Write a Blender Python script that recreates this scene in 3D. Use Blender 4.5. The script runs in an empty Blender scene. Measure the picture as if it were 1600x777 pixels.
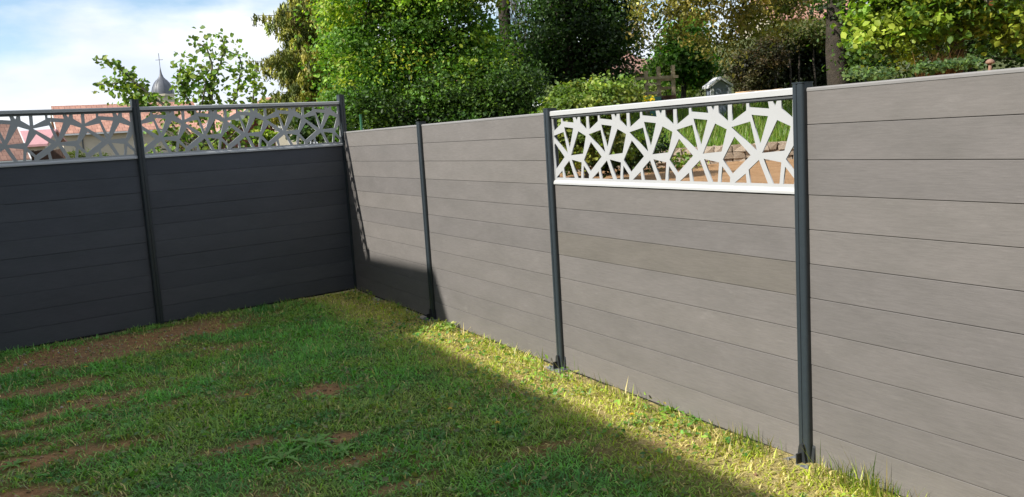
import bpy, math, random
import numpy as np
from mathutils import Vector, Matrix

SC = bpy.context.scene
COL = SC.collection
R = math.radians

# ------------------------------------------------------------------ camera
CAM = np.array([-3.2020, -9.7578, 1.6849])
RV = np.array([0.87371, -0.48264, -0.06077])
UV = np.array([0.11600, 0.08541, 0.98957])
FV = np.array([0.47241, 0.87165, -0.13061])
FPX = 1374.55
cd = bpy.data.cameras.new('camera'); cam = bpy.data.objects.new('camera', cd); COL.objects.link(cam)
cd.sensor_width = 36; cd.lens = FPX / 1600 * 36; cd.clip_start = 0.05; cd.clip_end = 3000
cam.matrix_world = Matrix(((RV[0], UV[0], -FV[0], CAM[0]), (RV[1], UV[1], -FV[1], CAM[1]), (RV[2], UV[2], -FV[2], CAM[2]), (0, 0, 0, 1)))
SC.camera = cam

# ------------------------------------------------------------------ light and sky
SUN_TRAVEL = Vector((1.0, -0.055, -0.79)).normalized()
SUN_EL = math.asin(-SUN_TRAVEL.z)
SUN_AZ = math.atan2(-SUN_TRAVEL.x, -SUN_TRAVEL.y)
sd = bpy.data.lights.new('sun', 'SUN'); sd.energy = 5.0; sd.angle = R(0.53); sd.color = (1.0, 0.95, 0.87)
so = bpy.data.objects.new('sun', sd); COL.objects.link(so); so.rotation_euler = SUN_TRAVEL.to_track_quat('-Z', 'Y').to_euler()
W = bpy.data.worlds.new('World'); SC.world = W; W.use_nodes = True
wn, wl = W.node_tree.nodes, W.node_tree.links
wn.clear()
wo = wn.new('ShaderNodeOutputWorld'); wb = wn.new('ShaderNodeBackground'); wb.inputs[1].default_value = 0.074
sky = wn.new('ShaderNodeTexSky'); sky.sky_type = 'NISHITA'; sky.sun_disc = False
sky.sun_elevation = SUN_EL; sky.sun_rotation = SUN_AZ; sky.air_density = 1.0; sky.dust_density = 0.3; sky.altitude = 200
tc = wn.new('ShaderNodeTexCoord'); mp = wn.new('ShaderNodeMapping'); mp.inputs['Scale'].default_value = (1.0, 1.0, 2.6)
mp.inputs['Location'].default_value = (5.5, 3.3, 2.2)
nz = wn.new('ShaderNodeTexNoise'); nz.inputs['Scale'].default_value = 2.3; nz.inputs['Detail'].default_value = 9; nz.inputs['Roughness'].default_value = 0.52
cr = wn.new('ShaderNodeValToRGB'); cr.color_ramp.elements[0].position = 0.43; cr.color_ramp.elements[1].position = 0.53
n2 = wn.new('ShaderNodeTexNoise'); n2.inputs['Scale'].default_value = 6.0; n2.inputs['Detail'].default_value = 5
cc = wn.new('ShaderNodeValToRGB'); cc.color_ramp.elements[0].color = (8.4, 9.3, 11.0, 1); cc.color_ramp.elements[1].color = (11.4, 11.7, 12.2, 1)
cc.color_ramp.elements[0].position = 0.3; cc.color_ramp.elements[1].position = 0.62
mx = wn.new('ShaderNodeMix'); mx.data_type = 'RGBA'
mg = wn.new('ShaderNodeMix'); mg.data_type = 'RGBA'; mg.blend_type = 'MULTIPLY'; mg.inputs[0].default_value = 1; mg.inputs[7].default_value = (1.6, 1.65, 1.7, 1)
wl.new(tc.outputs['Generated'], mp.inputs[0]); wl.new(mp.outputs[0], nz.inputs[0]); wl.new(mp.outputs[0], n2.inputs[0])
wl.new(nz.outputs[0], cr.inputs[0]); wl.new(n2.outputs[0], cc.inputs[0]); wl.new(cr.outputs[0], mx.inputs[0])
wl.new(sky.outputs[0], mg.inputs[6]); wl.new(mg.outputs[2], mx.inputs[6]); wl.new(cc.outputs[0], mx.inputs[7]); wl.new(mx.outputs[2], wb.inputs[0]); wl.new(wb.outputs[0], wo.inputs[0])
vs = SC.view_settings; vs.view_transform = 'Standard'; vs.look = 'None'; vs.exposure = 0.45; vs.gamma = 1.0; vs.use_curve_mapping = False
SC.cycles.max_bounces = 6; SC.cycles.diffuse_bounces = 3; SC.cycles.transmission_bounces = 4; SC.cycles.transparent_max_bounces = 4

# ------------------------------------------------------------------ helpers
rng = np.random.default_rng(7)
random.seed(5)

def P(px, py, D):
    """world point seen at photo pixel (1600 x 777) at depth D metres"""
    return CAM + D * (FV + RV * (px - 800) / FPX - UV * (py - 388.5) / FPX)

def tag(o, label=None, cat=None, group=None, kind=None):
    if label: o['label'] = label
    if cat: o['category'] = cat
    if group: o['group'] = group
    if kind: o['kind'] = kind
    return o

def empty(name, loc=(0, 0, 0), rz=0.0):
    o = bpy.data.objects.new(name, None); COL.objects.link(o); o.location = loc; o.rotation_euler = (0, 0, rz); o.empty_display_size = 0.1
    return o

def link(name, me, mat=None, parent=None, loc=None, rz=None):
    o = bpy.data.objects.new(name, me); COL.objects.link(o)
    if mat is not None and len(me.materials) == 0: me.materials.append(mat)
    if parent is not None: o.parent = parent
    if loc is not None: o.location = loc
    if rz is not None: o.rotation_euler = (0, 0, rz)
    return o

class MB:
    def __init__(s): s.v = []; s.f = []
    def add(s, vs, fs):
        n = len(s.v); s.v += [tuple(float(c) for c in v) for v in vs]; s.f += [tuple(i + n for i in f) for f in fs]; return s
    def box(s, a, b):
        (x0, y0, z0), (x1, y1, z1) = a, b
        return s.add([(x0, y0, z0), (x1, y0, z0), (x1, y1, z0), (x0, y1, z0), (x0, y0, z1), (x1, y0, z1), (x1, y1, z1), (x0, y1, z1)],
                     [(0, 3, 2, 1), (4, 5, 6, 7), (0, 1, 5, 4), (1, 2, 6, 5), (2, 3, 7, 6), (3, 0, 4, 7)])
    def prism(s, prof, axis, a, b):
        """prof: list of 2D points; extruded along axis between a and b (ccw from +axis)"""
        n = len(prof)
        def mk(t, p):
            if axis == 'x': return (t, p[0], p[1])
            if axis == 'y': return (p[0], t, p[1])
            return (p[0], p[1], t)
        vs = [mk(a, p) for p in prof] + [mk(b, p) for p in prof]
        fs = [(i, (i + 1) % n, n + (i + 1) % n, n + i) for i in range(n)] + [tuple(range(n))[::-1], tuple(range(n, 2 * n))]
        return s.add(vs, fs)
    def tube(s, pts, rad, seg=7, cap=True):
        pts = [Vector(p) for p in pts]; n = len(pts); vs = []; fs = []
        for i, p in enumerate(pts):
            d = (pts[min(i + 1, n - 1)] - pts[max(i - 1, 0)]).normalized()
            a = d.orthogonal().normalized() if i == 0 else (a - d * a.dot(d)).normalized()
            b = d.cross(a); r = rad[i] if hasattr(rad, '__len__') else rad
            for k in range(seg):
                t = 2 * math.pi * k / seg; vs.append(p + (a * math.cos(t) + b * math.sin(t)) * r)
        for i in range(n - 1):
            for k in range(seg):
                k2 = (k + 1) % seg; fs.append((i * seg + k, i * seg + k2, (i + 1) * seg + k2, (i + 1) * seg + k))
        if cap: fs += [tuple(range(seg))[::-1], tuple((n - 1) * seg + k for k in range(seg))]
        return s.add(vs, fs)
    def lathe(s, prof, seg=20):
        vs = []; fs = []; n = len(prof)
        for r, z in prof:
            for k in range(seg):
                t = 2 * math.pi * k / seg; vs.append((r * math.cos(t), r * math.sin(t), z))
        for i in range(n - 1):
            for k in range(seg):
                k2 = (k + 1) % seg; fs.append((i * seg + k, i * seg + k2, (i + 1) * seg + k2, (i + 1) * seg + k))
        return s.add(vs, fs)
    def mesh(s, name, smooth=False):
        me = bpy.data.meshes.new(name); me.from_pydata(s.v, [], s.f)
        import bmesh
        bm = bmesh.new(); bm.from_mesh(me); bmesh.ops.recalc_face_normals(bm, faces=bm.faces); bm.to_mesh(me); bm.free()
        if smooth:
            me.shade_smooth()
        return me
    def obj(s, name, mat, parent=None, loc=None, rz=None, smooth=False):
        return link(name, s.mesh(name, smooth), mat, parent, loc, rz)

def np_mesh(name, V, F, col=None):
    """V (n,3); F list of (m,k) int arrays; col (n,3) linear vertex colours"""
    me = bpy.data.meshes.new(name)
    loops = np.concatenate([f.ravel() for f in F]).astype(np.int32)
    tot = np.concatenate([np.full(len(f), f.shape[1]) for f in F]).astype(np.int32)
    st = np.concatenate([[0], np.cumsum(tot)[:-1]]).astype(np.int32)
    me.vertices.add(len(V)); me.vertices.foreach_set('co', V.astype(np.float32).ravel())
    me.loops.add(len(loops)); me.loops.foreach_set('vertex_index', loops)
    me.polygons.add(len(tot)); me.polygons.foreach_set('loop_start', st); me.polygons.foreach_set('loop_total', tot)
    if col is not None:
        a = me.attributes.new('tint', 'FLOAT_COLOR', 'POINT')
        a.data.foreach_set('color', np.concatenate([col, np.ones((len(col), 1))], 1).astype(np.float32).ravel())
    me.update(calc_edges=True); me.validate()
    return me

# ------------------------------------------------------------------ materials
def nodes(m):
    m.use_nodes = True; nt = m.node_tree; b = nt.nodes['Principled BSDF']; return nt, nt.nodes, nt.links, b

def ramp(nt, fac, stops):
    r = nt.nodes.new('ShaderNodeValToRGB'); e = r.color_ramp.elements
    while len(e) < len(stops): e.new(0.5)
    for k, (p, c) in enumerate(stops): e[k].position = p; e[k].color = (c[0], c[1], c[2], 1)
    nt.links.new(fac, r.inputs[0]); return r.outputs[0]

def noise(nt, vec, scale, detail=5, rough=0.55, out=0):
    n = nt.nodes.new('ShaderNodeTexNoise'); n.inputs['Scale'].default_value = scale; n.inputs['Detail'].default_value = detail; n.inputs['Roughness'].default_value = rough
    if vec is not None: nt.links.new(vec, n.inputs['Vector'])
    return n.outputs[out]

def coords(nt, kind='Object', scale=(1, 1, 1), rnd=False):
    t = nt.nodes.new('ShaderNodeTexCoord'); m = nt.nodes.new('ShaderNodeMapping'); m.inputs['Scale'].default_value = scale
    nt.links.new(t.outputs[kind], m.inputs[0])
    if rnd:
        i = nt.nodes.new('ShaderNodeObjectInfo'); k = nt.nodes.new('ShaderNodeMath'); k.operation = 'MULTIPLY'; k.inputs[1].default_value = 37.0
        c = nt.nodes.new('ShaderNodeCombineXYZ'); nt.links.new(i.outputs['Random'], k.inputs[0]); nt.links.new(k.outputs[0], c.inputs[0]); nt.links.new(k.outputs[0], c.inputs[2])
        nt.links.new(c.outputs[0], m.inputs['Location'])
    return m.outputs[0]

def mixc(nt, f, a, b, mode='MIX'):
    m = nt.nodes.new('ShaderNodeMix'); m.data_type = 'RGBA'; m.blend_type = mode
    for s, v in ((0, f), (6, a), (7, b)):
        if hasattr(v, 'is_linked'): nt.links.new(v, m.inputs[s])
        elif s == 0: m.inputs[0].default_value = v
        else: m.inputs[s].default_value = (v[0], v[1], v[2], 1)
    return m.outputs[2]

def bump(nt, b, h, strength=0.3, dist=0.01):
    u = nt.nodes.new('ShaderNodeBump'); u.inputs['Strength'].default_value = strength; u.inputs['Distance'].default_value = dist
    nt.links.new(h, u.inputs['Height']); nt.links.new(u.outputs[0], b.inputs['Normal'])

def plain(name, c, rough=0.7, var=0.15, scale=6.0, bm=0.15, metal=0.0, kind='Object', dist=0.01):
    m = bpy.data.materials.new(name); nt, n, l, b = nodes(m)
    v = coords(nt, kind); f = noise(nt, v, scale, 6, 0.6)
    c = np.array(c); l.new(ramp(nt, f, [(0.3, c * (1 - var)), (0.7, c * (1 + var))]), b.inputs['Base Color'])
    b.inputs['Roughness'].default_value = rough; b.inputs['Metallic'].default_value = metal
    if bm: bump(nt, b, noise(nt, v, scale * 6, 4), bm, dist)
    return m

def board_mat(name, c, stain=0.5, chalk=0.5):
    m = bpy.data.materials.new(name); nt, n, l, b = nodes(m); c = np.array(c)
    vg = coords(nt, 'Object', (30, 4.5, 60), True); g = noise(nt, vg, 2.6, 8, 0.75)
    vl = coords(nt, 'Object', (1, 1.0, 3.0), True); lo = noise(nt, vl, 2.2, 5, 0.6)
    base = ramp(nt, g, [(0.25, c * 0.84), (0.75, c * 1.14)])
    base = mixc(nt, 1.0, base, ramp(nt, lo, [(0.3, (0.90, 0.90, 0.89)), (0.7, (1.07, 1.06, 1.06))]), 'MULTIPLY')
    vc = coords(nt, 'Object', (1, 1.6, 4.5), True)
    ch = ramp(nt, noise(nt, vc, 2.6, 8, 0.7), [(0.60, (0, 0, 0)), (0.80, (chalk, chalk, chalk))])
    base = mixc(nt, ch, base, c * 1.45)
    oi = n.new('ShaderNodeObjectInfo')
    base = mixc(nt, 1.0, base, ramp(nt, oi.outputs['Random'], [(0, (0.91, 0.91, 0.92)), (1, (1.07, 1.06, 1.04))]), 'MULTIPLY')
    l.new(base, b.inputs['Base Color']); b.inputs['Roughness'].default_value = 0.66; b.inputs['Specular IOR Level'].default_value = 0.3
    bump(nt, b, g, 0.35, 0.002)
    return m

def leaf_mat(name, trans=0.35, rough=0.5):
    m = bpy.data.materials.new(name); nt, n, l, b = nodes(m)
    a = n.new('ShaderNodeAttribute'); a.attribute_name = 'tint'
    l.new(a.outputs['Color'], b.inputs['Base Color']); b.inputs['Roughness'].default_value = rough; b.inputs['Specular IOR Level'].default_value = 0.35
    t = n.new('ShaderNodeBsdfTranslucent'); tcm = mixc(nt, 1.0, a.outputs['Color'], (1.15, 1.25, 0.5), 'MULTIPLY'); l.new(tcm, t.inputs[0])
    mxs = n.new('ShaderNodeMixShader'); mxs.inputs[0].default_value = trans; o = n['Material Output']
    l.new(b.outputs[0], mxs.inputs[1]); l.new(t.outputs[0], mxs.inputs[2]); l.new(mxs.outputs[0], o.inputs[0])
    return m

def tile_mat(name, c1, c2, sc=4.0):
    m = bpy.data.materials.new(name); nt, n, l, b = nodes(m)
    t = n.new('ShaderNodeTexCoord')
    br = n.new('ShaderNodeTexBrick'); br.inputs['Scale'].default_value = sc; br.inputs['Color1'].default_value = (*c1, 1); br.inputs['Color2'].default_value = (*c2, 1)
    br.inputs['Mortar'].default_value = (c1[0] * .45, c1[1] * .4, c1[2] * .4, 1); br.inputs['Mortar Size'].default_value = 0.035; br.inputs['Brick Width'].default_value = 0.9; br.inputs['Row Height'].default_value = 1.2
    l.new(t.outputs['UV'], br.inputs['Vector'])
    f = noise(nt, coords(nt), 1.2, 6)
    l.new(mixc(nt, 1.0, br.outputs[0], ramp(nt, f, [(0.3, (0.82, 0.82, 0.85)), (0.7, (1.1, 1.08, 1.05))]), 'MULTIPLY'), b.inputs['Base Color'])
    b.inputs['Roughness'].default_value = 0.85; bump(nt, b, br.outputs['Fac'], -0.6, 0.03)
    return m

M = {}
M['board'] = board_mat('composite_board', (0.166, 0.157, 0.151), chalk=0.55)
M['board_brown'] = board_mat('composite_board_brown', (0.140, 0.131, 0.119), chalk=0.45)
M['board_dark'] = board_mat('dark_composite_board', (0.094, 0.102, 0.120), chalk=0.0)  # left fence boards, toned darker and bluer than the right ones
M['capstrip'] = plain('cap_strip', (0.225, 0.22, 0.215), 0.5, 0.05, 20, 0.05)
def alu(name, c, rough=0.38):
    m = plain(name, c, rough, 0.06, 30, 0.03); m.node_tree.nodes['Principled BSDF'].inputs['Specular IOR Level'].default_value = 0.5; return m
M['anthracite'] = alu('anthracite_aluminium', (0.030, 0.040, 0.048))
M['gasket'] = alu('black_gasket', (0.012, 0.013, 0.014), 0.7)
M['cast'] = alu('cast_foot', (0.022, 0.026, 0.030), 0.5)
M['zinc'] = plain('zinc_plate', (0.30, 0.32, 0.34), 0.45, 0.2, 40, 0.1, 0.6)
M['lattice'] = plain('white_lacquered_sheet', (0.43, 0.44, 0.445), 0.42, 0.02, 8, 0.0)
M['white'] = plain('white_lacquer', (0.47, 0.48, 0.48), 0.38, 0.02, 8, 0.0)
M['groove'] = alu('rail_groove', (0.085, 0.09, 0.092), 0.5)
M['concrete'] = plain('concrete', (0.42, 0.36, 0.28), 0.9, 0.3, 14, 0.5)
M['bark'] = plain('bark', (0.040, 0.031, 0.021), 0.9, 0.5, 9, 0.9, dist=0.03)
M['bark_grey'] = plain('bark_grey', (0.15, 0.135, 0.11), 0.9, 0.4, 14, 0.7)
M['leaf'] = leaf_mat('leaf', 0.42)
M['needle'] = leaf_mat('needle', 0.22, 0.6)
M['grass'] = leaf_mat('grass_blade', 0.42, 0.40)
M['crumb'] = leaf_mat('crumb', 0.0, 0.95)
M['cream'] = plain('cream_render', (0.52, 0.46, 0.36), 0.9, 0.06, 1.5, 0.1)
M['taupe'] = plain('taupe_render', (0.13, 0.115, 0.10), 0.9, 0.08, 1.5, 0.1)
M['greywall'] = plain('grey_render', (0.36, 0.36, 0.35), 0.9, 0.06, 1.5, 0.1)
M['brickwall'] = tile_mat('brick_wall', (0.40, 0.22, 0.17), (0.46, 0.27, 0.21), 6)
M['pinkwall'] = plain('pink_render', (0.50, 0.36, 0.30), 0.9, 0.06, 1.5, 0.1)
M['redclad'] = plain('red_cladding', (0.20, 0.055, 0.045), 0.7, 0.15, 4, 0.1)
M['pinkroof'] = plain('pink_sheet_roof', (0.46, 0.24, 0.245), 0.5, 0.06, 2, 0.05)
M['trimwhite'] = plain('white_trim', (0.75, 0.74, 0.71), 0.6, 0.04, 4, 0.0)
M['tiles'] = tile_mat('roof_tiles', (0.40, 0.20, 0.145), (0.52, 0.28, 0.20), 2.6)
M['tiles_brown'] = tile_mat('roof_tiles_brown', (0.21, 0.115, 0.085), (0.29, 0.165, 0.125), 3.2)
M['slate'] = plain('dome_slate', (0.11, 0.115, 0.13), 0.45, 0.15, 3, 0.1)
M['iron'] = plain('iron', (0.10, 0.10, 0.11), 0.6, 0.1, 8, 0)
M['wood'] = plain('weathered_wood', (0.50, 0.41, 0.29), 0.85, 0.3, 12, 0.4)
M['brownwood'] = plain('brown_wood', (0.07, 0.035, 0.022), 0.8, 0.3, 12, 0.4)
M['cutwood'] = plain('cut_wood', (0.55, 0.36, 0.19), 0.8, 0.2, 12, 0.3)
M['shedgrey'] = plain('shed_blue_grey', (0.24, 0.28, 0.34), 0.6, 0.1, 6, 0.1)
M['shedpale'] = plain('shed_pale', (0.72, 0.73, 0.74), 0.55, 0.06, 6, 0.1)
M['stone'] = plain('wall_stone', (0.36, 0.29, 0.22), 0.9, 0.35, 8, 0.6)
M['mortar'] = plain('wall_mortar', (0.24, 0.19, 0.14), 0.95, 0.3, 12, 0.5)
M['terracotta'] = plain('terracotta', (0.26, 0.16, 0.11), 0.85, 0.2, 10, 0.3)
M['glass'] = plain('window_glass', (0.03, 0.04, 0.05), 0.08, 0.0, 2, 0)
M['greenpole'] = plain('green_post_paint', (0.03, 0.14, 0.07), 0.5, 0.1, 8, 0)
M['rust'] = plain('rusty_stake', (0.30, 0.12, 0.05), 0.8, 0.2, 8, 0.2)
M['yellow'] = plain('yellow_petals', (0.80, 0.52, 0.02), 0.6, 0.1, 30, 0)
M['teal'] = plain('teal_plastic', (0.12, 0.32, 0.32), 0.5, 0.05, 6, 0)

def soil_mat(name, c1, c2, green=0.0):
    m = bpy.data.materials.new(name); nt, n, l, b = nodes(m); v = coords(nt)
    f = noise(nt, v, 5, 9, 0.7); base = ramp(nt, f, [(0.28, c1), (0.72, c2)])
    if green:
        a = n.new('ShaderNodeAttribute'); a.attribute_name = 'tint'; base = mixc(nt, 1.0, a.outputs['Color'], ramp(nt, noise(nt, v, 22, 6, 0.7), [(0.25, (0.45, 0.45, 0.45)), (0.75, (1.4, 1.4, 1.4))]), 'MULTIPLY')
    l.new(base, b.inputs['Base Color']); b.inputs['Roughness'].default_value = 0.95; b.inputs['Specular IOR Level'].default_value = 0.1
    bump(nt, b, noise(nt, v, 38, 6, 0.7), 0.9, 0.03)
    return m
M['lawn'] = soil_mat('lawn_earth', (0, 0, 0), (0, 0, 0), 1)
M['soil'] = soil_mat('garden_soil', (0.30, 0.17, 0.085), (0.46, 0.29, 0.16))
M['ground'] = soil_mat('rough_ground', (0.045, 0.060, 0.018), (0.11, 0.12, 0.045))

# ------------------------------------------------------------------ terrain
FH = np.array([0.4765, 0.8792]); RH = np.array([0.8792, -0.4765])
def sm(a, b, x):
    t = np.clip((x - a) / (b - a), 0, 1); return t * t * (3 - 2 * t)
PHI = 0.1908
def terrain(x, y):
    x = np.asarray(x, float); y = np.asarray(y, float)
    dx, dy = x - CAM[0], y - CAM[1]; d = dx * FH[0] + dy * FH[1]; l = dx * RH[0] + dy * RH[1]
    left = y - x * math.tan(PHI)                    # > 0 beyond the left fence
    rise = 1.0 * sm(0.25, 2.6, x) + 0.27 * sm(12.9, 13.3, d) + 0.75 * sm(13.2, 20, d) + 1.2 * sm(20, 60, d) + 3.0 * sm(1.0, 14, l) * sm(14, 45, d)
    wr = sm(-4.0, -1.0, l) * sm(0.25, 1.0, x)
    fall = -1.6 * sm(0.4, 9, left) - 1.2 * sm(9, 60, left)
    wl_ = (1 - sm(-4.0, -1.0, l)) * sm(0.3, 1.0, left)
    return rise * wr + fall * wl_

ax = np.concatenate([[-900, -400, -200, -120, -80], np.arange(-60, -14, 2.0), np.arange(-14, 20, 0.35), np.arange(20, 80, 2.0), [100, 140, 200, 400, 900]])
ay = np.concatenate([[-900, -400, -200, -120, -60, -30], np.arange(-20, -12, 1.0), np.arange(-12, 24, 0.35), np.arange(24, 90, 2.0), [110, 150, 220, 400, 1200]])
gx, gy = np.meshgrid(ax, ay); gz = terrain(gx, gy) - 0.05
def grid_mesh(name, gx, gy, gz, col=None):
    ny, nx = gx.shape; i = np.arange(nx * ny).reshape(ny, nx)
    F = np.stack([i[:-1, :-1], i[:-1, 1:], i[1:, 1:], i[1:, :-1]], -1).reshape(-1, 4)
    me = np_mesh(name, np.stack([gx, gy, gz], -1).reshape(-1, 3), [F], col); me.shade_smooth(); return me
tag(link('ground', grid_mesh('ground', gx, gy, gz), M['ground']), kind='structure')

# smooth value noise for lawn masks
_nt = rng.random((64, 64))
def vnoise(x, y, s):
    x = np.asarray(x) * s + 100; y = np.asarray(y) * s + 100
    xi = np.floor(x).astype(int); yi = np.floor(y).astype(int); fx = x - xi; fy = y - yi
    fx = fx * fx * (3 - 2 * fx); fy = fy * fy * (3 - 2 * fy)
    g = lambda a, b: _nt[a % 64, b % 64]
    return (g(xi, yi) * (1 - fx) + g(xi + 1, yi) * fx) * (1 - fy) + (g(xi, yi + 1) * (1 - fx) + g(xi + 1, yi + 1) * fx) * fy
def fbm(x, y, s): return (vnoise(x, y, s) + .5 * vnoise(x, y, s * 2.1) + .25 * vnoise(x, y, s * 4.3)) / 1.75
# worn earth: patches (x, y, rx, ry, strength)
def gp(px, py):
    d = FV + RV * (px - 800) / FPX - UV * (py - 388.5) / FPX; t = -CAM[2] / d[2]; q = CAM + d * t; return q[0], q[1]
PATCH = []
for px, py, rx, ry, s in ((250, 522, .75, .34, 1.25), (110, 560, .8, .36, 1.1), (10, 575, .6, .34, 1.1), (320, 505, .45, .2, .7), (500, 608, .22, .2, 1.1), (90, 642, .42, .12, .9), (20, 672, .35, .14, 1.0), (20, 722, .25, .11, 1.3), (105, 702, .16, .06, 1.1),
                          (30, 770, .22, .07, 1.1), (540, 676, .16, .07, 1.0), (570, 708, .2, .08, .7), (560, 520, .16, .08, .6), (390, 615, .28, .15, .45), (30, 700, .2, .1, .7), (330, 545, .5, .22, .5), (180, 615, .6, .2, .55), (200, 690, .4, .12, .6), (340, 700, .3, .1, .5), (650, 745, .3, .08, .5), (60, 610, .7, .2, .6), (170, 540, .9, .3, 1.1), (720, 560, .2, .1, .3), (880, 690, .2, .08, .5)):
    x, y = gp(px, py); PATCH.append((x, y, rx, ry, s))
def bare(x, y):
    b = np.zeros_like(np.asarray(x, float))
    for (cx, cy, rx, ry, s) in PATCH:
        dx = (x - cx); dy = (y - cy)
        q = (dx / rx) ** 2 + (dy / ry) ** 2; b = np.maximum(b, s * np.exp(-q * 1.0))
    b = b + (0.85 + 0.5 * sm(-1.8, -3.2, x)) * (fbm(x, y, 2.6) - 0.5) + .7 * (fbm(x, y, 9.0) - .5)
    return np.clip(b, 0, 1.2)
def strip(x, y): return sm(-0.95, -0.30, x + 0.15 * (fbm(x, y, 3.0) - .5))      # dry unmown strip along the right fence
lx, ly = np.meshgrid(np.arange(-7.0, 0.051, 0.04), np.arange(-8.6, 0.9, 0.04))
lz = 0.035 * (fbm(lx, ly, 1.1) - 0.5) + 0.022 * (fbm(lx, ly, 6) - 0.5) - 0.012
bl = bare(lx, ly).ravel()[:, None]; st = strip(lx, ly).ravel()[:, None]; hue = fbm(lx, ly, 3.3).ravel()[:, None]
earth = np.array([0.30, 0.195, 0.105]) * (1 - hue) + np.array([0.42, 0.22, 0.095]) * hue
thatch = np.array([0.09, 0.14, 0.035]) * (1 - st) + np.array([0.46, 0.38, 0.16]) * st
lcol = thatch * (1 - np.clip(bl * 1.25, 0, 1)) + earth * np.clip(bl * 1.25, 0, 1)
tag(link('lawn', grid_mesh('lawn', lx, ly, lz, lcol), M['lawn']), kind='structure')

def lawn_z(x, y): return 0.035 * (fbm(x, y, 1.1) - 0.5) + 0.022 * (fbm(x, y, 6) - 0.5) - 0.012

# ------------------------------------------------------------------ blades and leaves
def blades(name, x, y, z, h, w, lean, col, mat, az=None, parent=None):
    n = len(x); az = rng.random(n) * 2 * np.pi if az is None else az
    d = np.stack([np.cos(az), np.sin(az), np.zeros(n)], 1); s = np.stack([-np.sin(az), np.cos(az), np.zeros(n)], 1)
    b = np.stack([x, y, z], 1); up = np.array([0, 0, 1.0])
    m = b + d * (h * lean * .35)[:, None] + up * (h * .6 * (1 - .42 * lean) * np.sqrt(np.clip(1 - (lean * .45) ** 2, .05, 1)))[:, None]
    t = b + d * (h * lean)[:, None] + up * (h * np.sqrt(np.clip(1 - np.minimum(lean, .98) ** 2, .02, 1)))[:, None]
    ww = (w * .5)[:, None]
    V = np.stack([b - s * ww, b + s * ww, m + s * ww * .8, m - s * ww * .8, t], 1).reshape(-1, 3)
    i = np.arange(n)[:, None] * 5
    me = np_mesh(name, V, [i + np.array([[0, 1, 2, 3]]), i + np.array([[3, 2, 4]])], np.repeat(col, 5, 0))
    return link(name, me, mat, parent)

def leaves(name, c, nrm, size, col, mat, parent=None, aspect=0.62, drop=None, fold=0.18):
    """rhombic folded leaves: c centres, nrm approximate normals, drop = tip direction bias"""
    n = len(c); t = rng.normal(size=(n, 3))
    if drop is not None: t = t * drop[1] + np.array(drop[0])
    nn = nrm + 1e-6; nn = nn / np.linalg.norm(nn, axis=1, keepdims=True)
    t -= nn * (t * nn).sum(1, keepdims=True); t /= np.linalg.norm(t, axis=1, keepdims=True) + 1e-9
    s = np.cross(nn, t); L = size[:, None]; w = L * aspect * .5
    a = c - t * L * .5; b = c + t * L * .5
    m = c - t * L * .08
    l1 = m + s * w + nn * w * fold * 2; r1 = m - s * w + nn * w * fold * 2
    l2 = c + t * L * .26 + s * w * .72 + nn * w * fold; r2 = c + t * L * .26 - s * w * .72 + nn * w * fold
    V = np.stack([a, l1, l2, b, r2, r1], 1).reshape(-1, 3); i = np.arange(n)[:, None] * 6
    me = np_mesh(name, V, [i + np.array([[0, 3, 2, 1]]), i + np.array([[0, 5, 4, 3]])], np.repeat(col, 6, 0))
    return link(name, me, mat, parent)

def tints(n, cols, jit=0.18, w=None):
    cols = np.array(cols); k = rng.choice(len(cols), n, p=w); c = cols[k] * (1 + jit * rng.normal(size=(n, 1))) * (1 + .06 * rng.normal(size=(n, 3)))
    return np.clip(c, 0.004, 1)

# lawn grass
S_ = 2.26
N = 200000
gxr = rng.uniform(-5.6, 0.02, N); gyr = rng.uniform(-8.0, 0.35, N)
keep = (gyr < gxr * math.tan(PHI) - 0.02) & (gxr < -0.035)
# keep what lies in or near the view
dd = np.stack([gxr - CAM[0], gyr - CAM[1]], 1); dep = dd @ FH; lat = dd @ RH
for k_ in (1, 2, 3, 4): keep &= ~((np.abs(gyr + k_ * S_) < .12) & (gxr > -.15))
keep &= ~((gxr > -.115) & (vnoise(gyr, gyr * 0, 2.3) > .56))
keep &= (dep > 3.2) & (np.abs(lat / dep) < 0.72)
bb = bare(gxr, gyr); sstr = strip(gxr, gyr)
keep &= rng.random(N) > np.clip(bb * 1.3, 0, 0.88)
gxr, gyr, bb, sstr, dep = gxr[keep], gyr[keep], bb[keep], sstr[keep], dep[keep]; n = len(gxr)
tall = fbm(gxr, gyr, 2.2); clump = fbm(gxr + 9, gyr, 7.5)
h = (0.030 + 0.055 * rng.random(n) ** 1.6) * (0.55 + 0.9 * tall) * (0.6 + .9 * clump) * (1 - .35 * bb)
edge = np.exp(-((gxr + 0.12) / 0.09) ** 2); h *= (1 - .25 * sstr) * (1 + 1.3 * edge * rng.random(n) ** 2)
w = 0.0045 + 0.0050 * rng.random(n)
base = np.array([0.20, 0.50, 0.10]); olive = np.array([0.33, 0.46, 0.10]); straw = np.array([0.68, 0.58, 0.26]); bright = np.array([0.56, 0.62, 0.07]); deep = np.array([0.12, 0.36, 0.09])
mixn = sm(.42, .8, fbm(gxr, gyr + 5, 1.7))[:, None]; c2 = fbm(gxr - 4, gyr, 4.0)[:, None]
col = base * (1 - mixn) + olive * mixn; q = sm(.48, .75, c2); col = col * (1 - q) + deep * q
isdry = rng.random((n, 1)) < 0.06 + 0.42 * sstr[:, None] + 0.35 * np.clip(bb[:, None], 0, 1)
sg = sstr[:, None] * 0.85; col = col * (1 - sg) + bright * sg
col = np.where(isdry, straw * (0.7 + .5 * rng.random((n, 1))), col) * (0.62 + .85 * rng.random((n, 1)))
lean = np.clip(rng.normal(.9, .2, n), 0.05, 0.985)
windaz = 2 * np.pi * fbm(gxr, gyr, 1.5) * 2 + rng.normal(0, 2.0, n)
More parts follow.
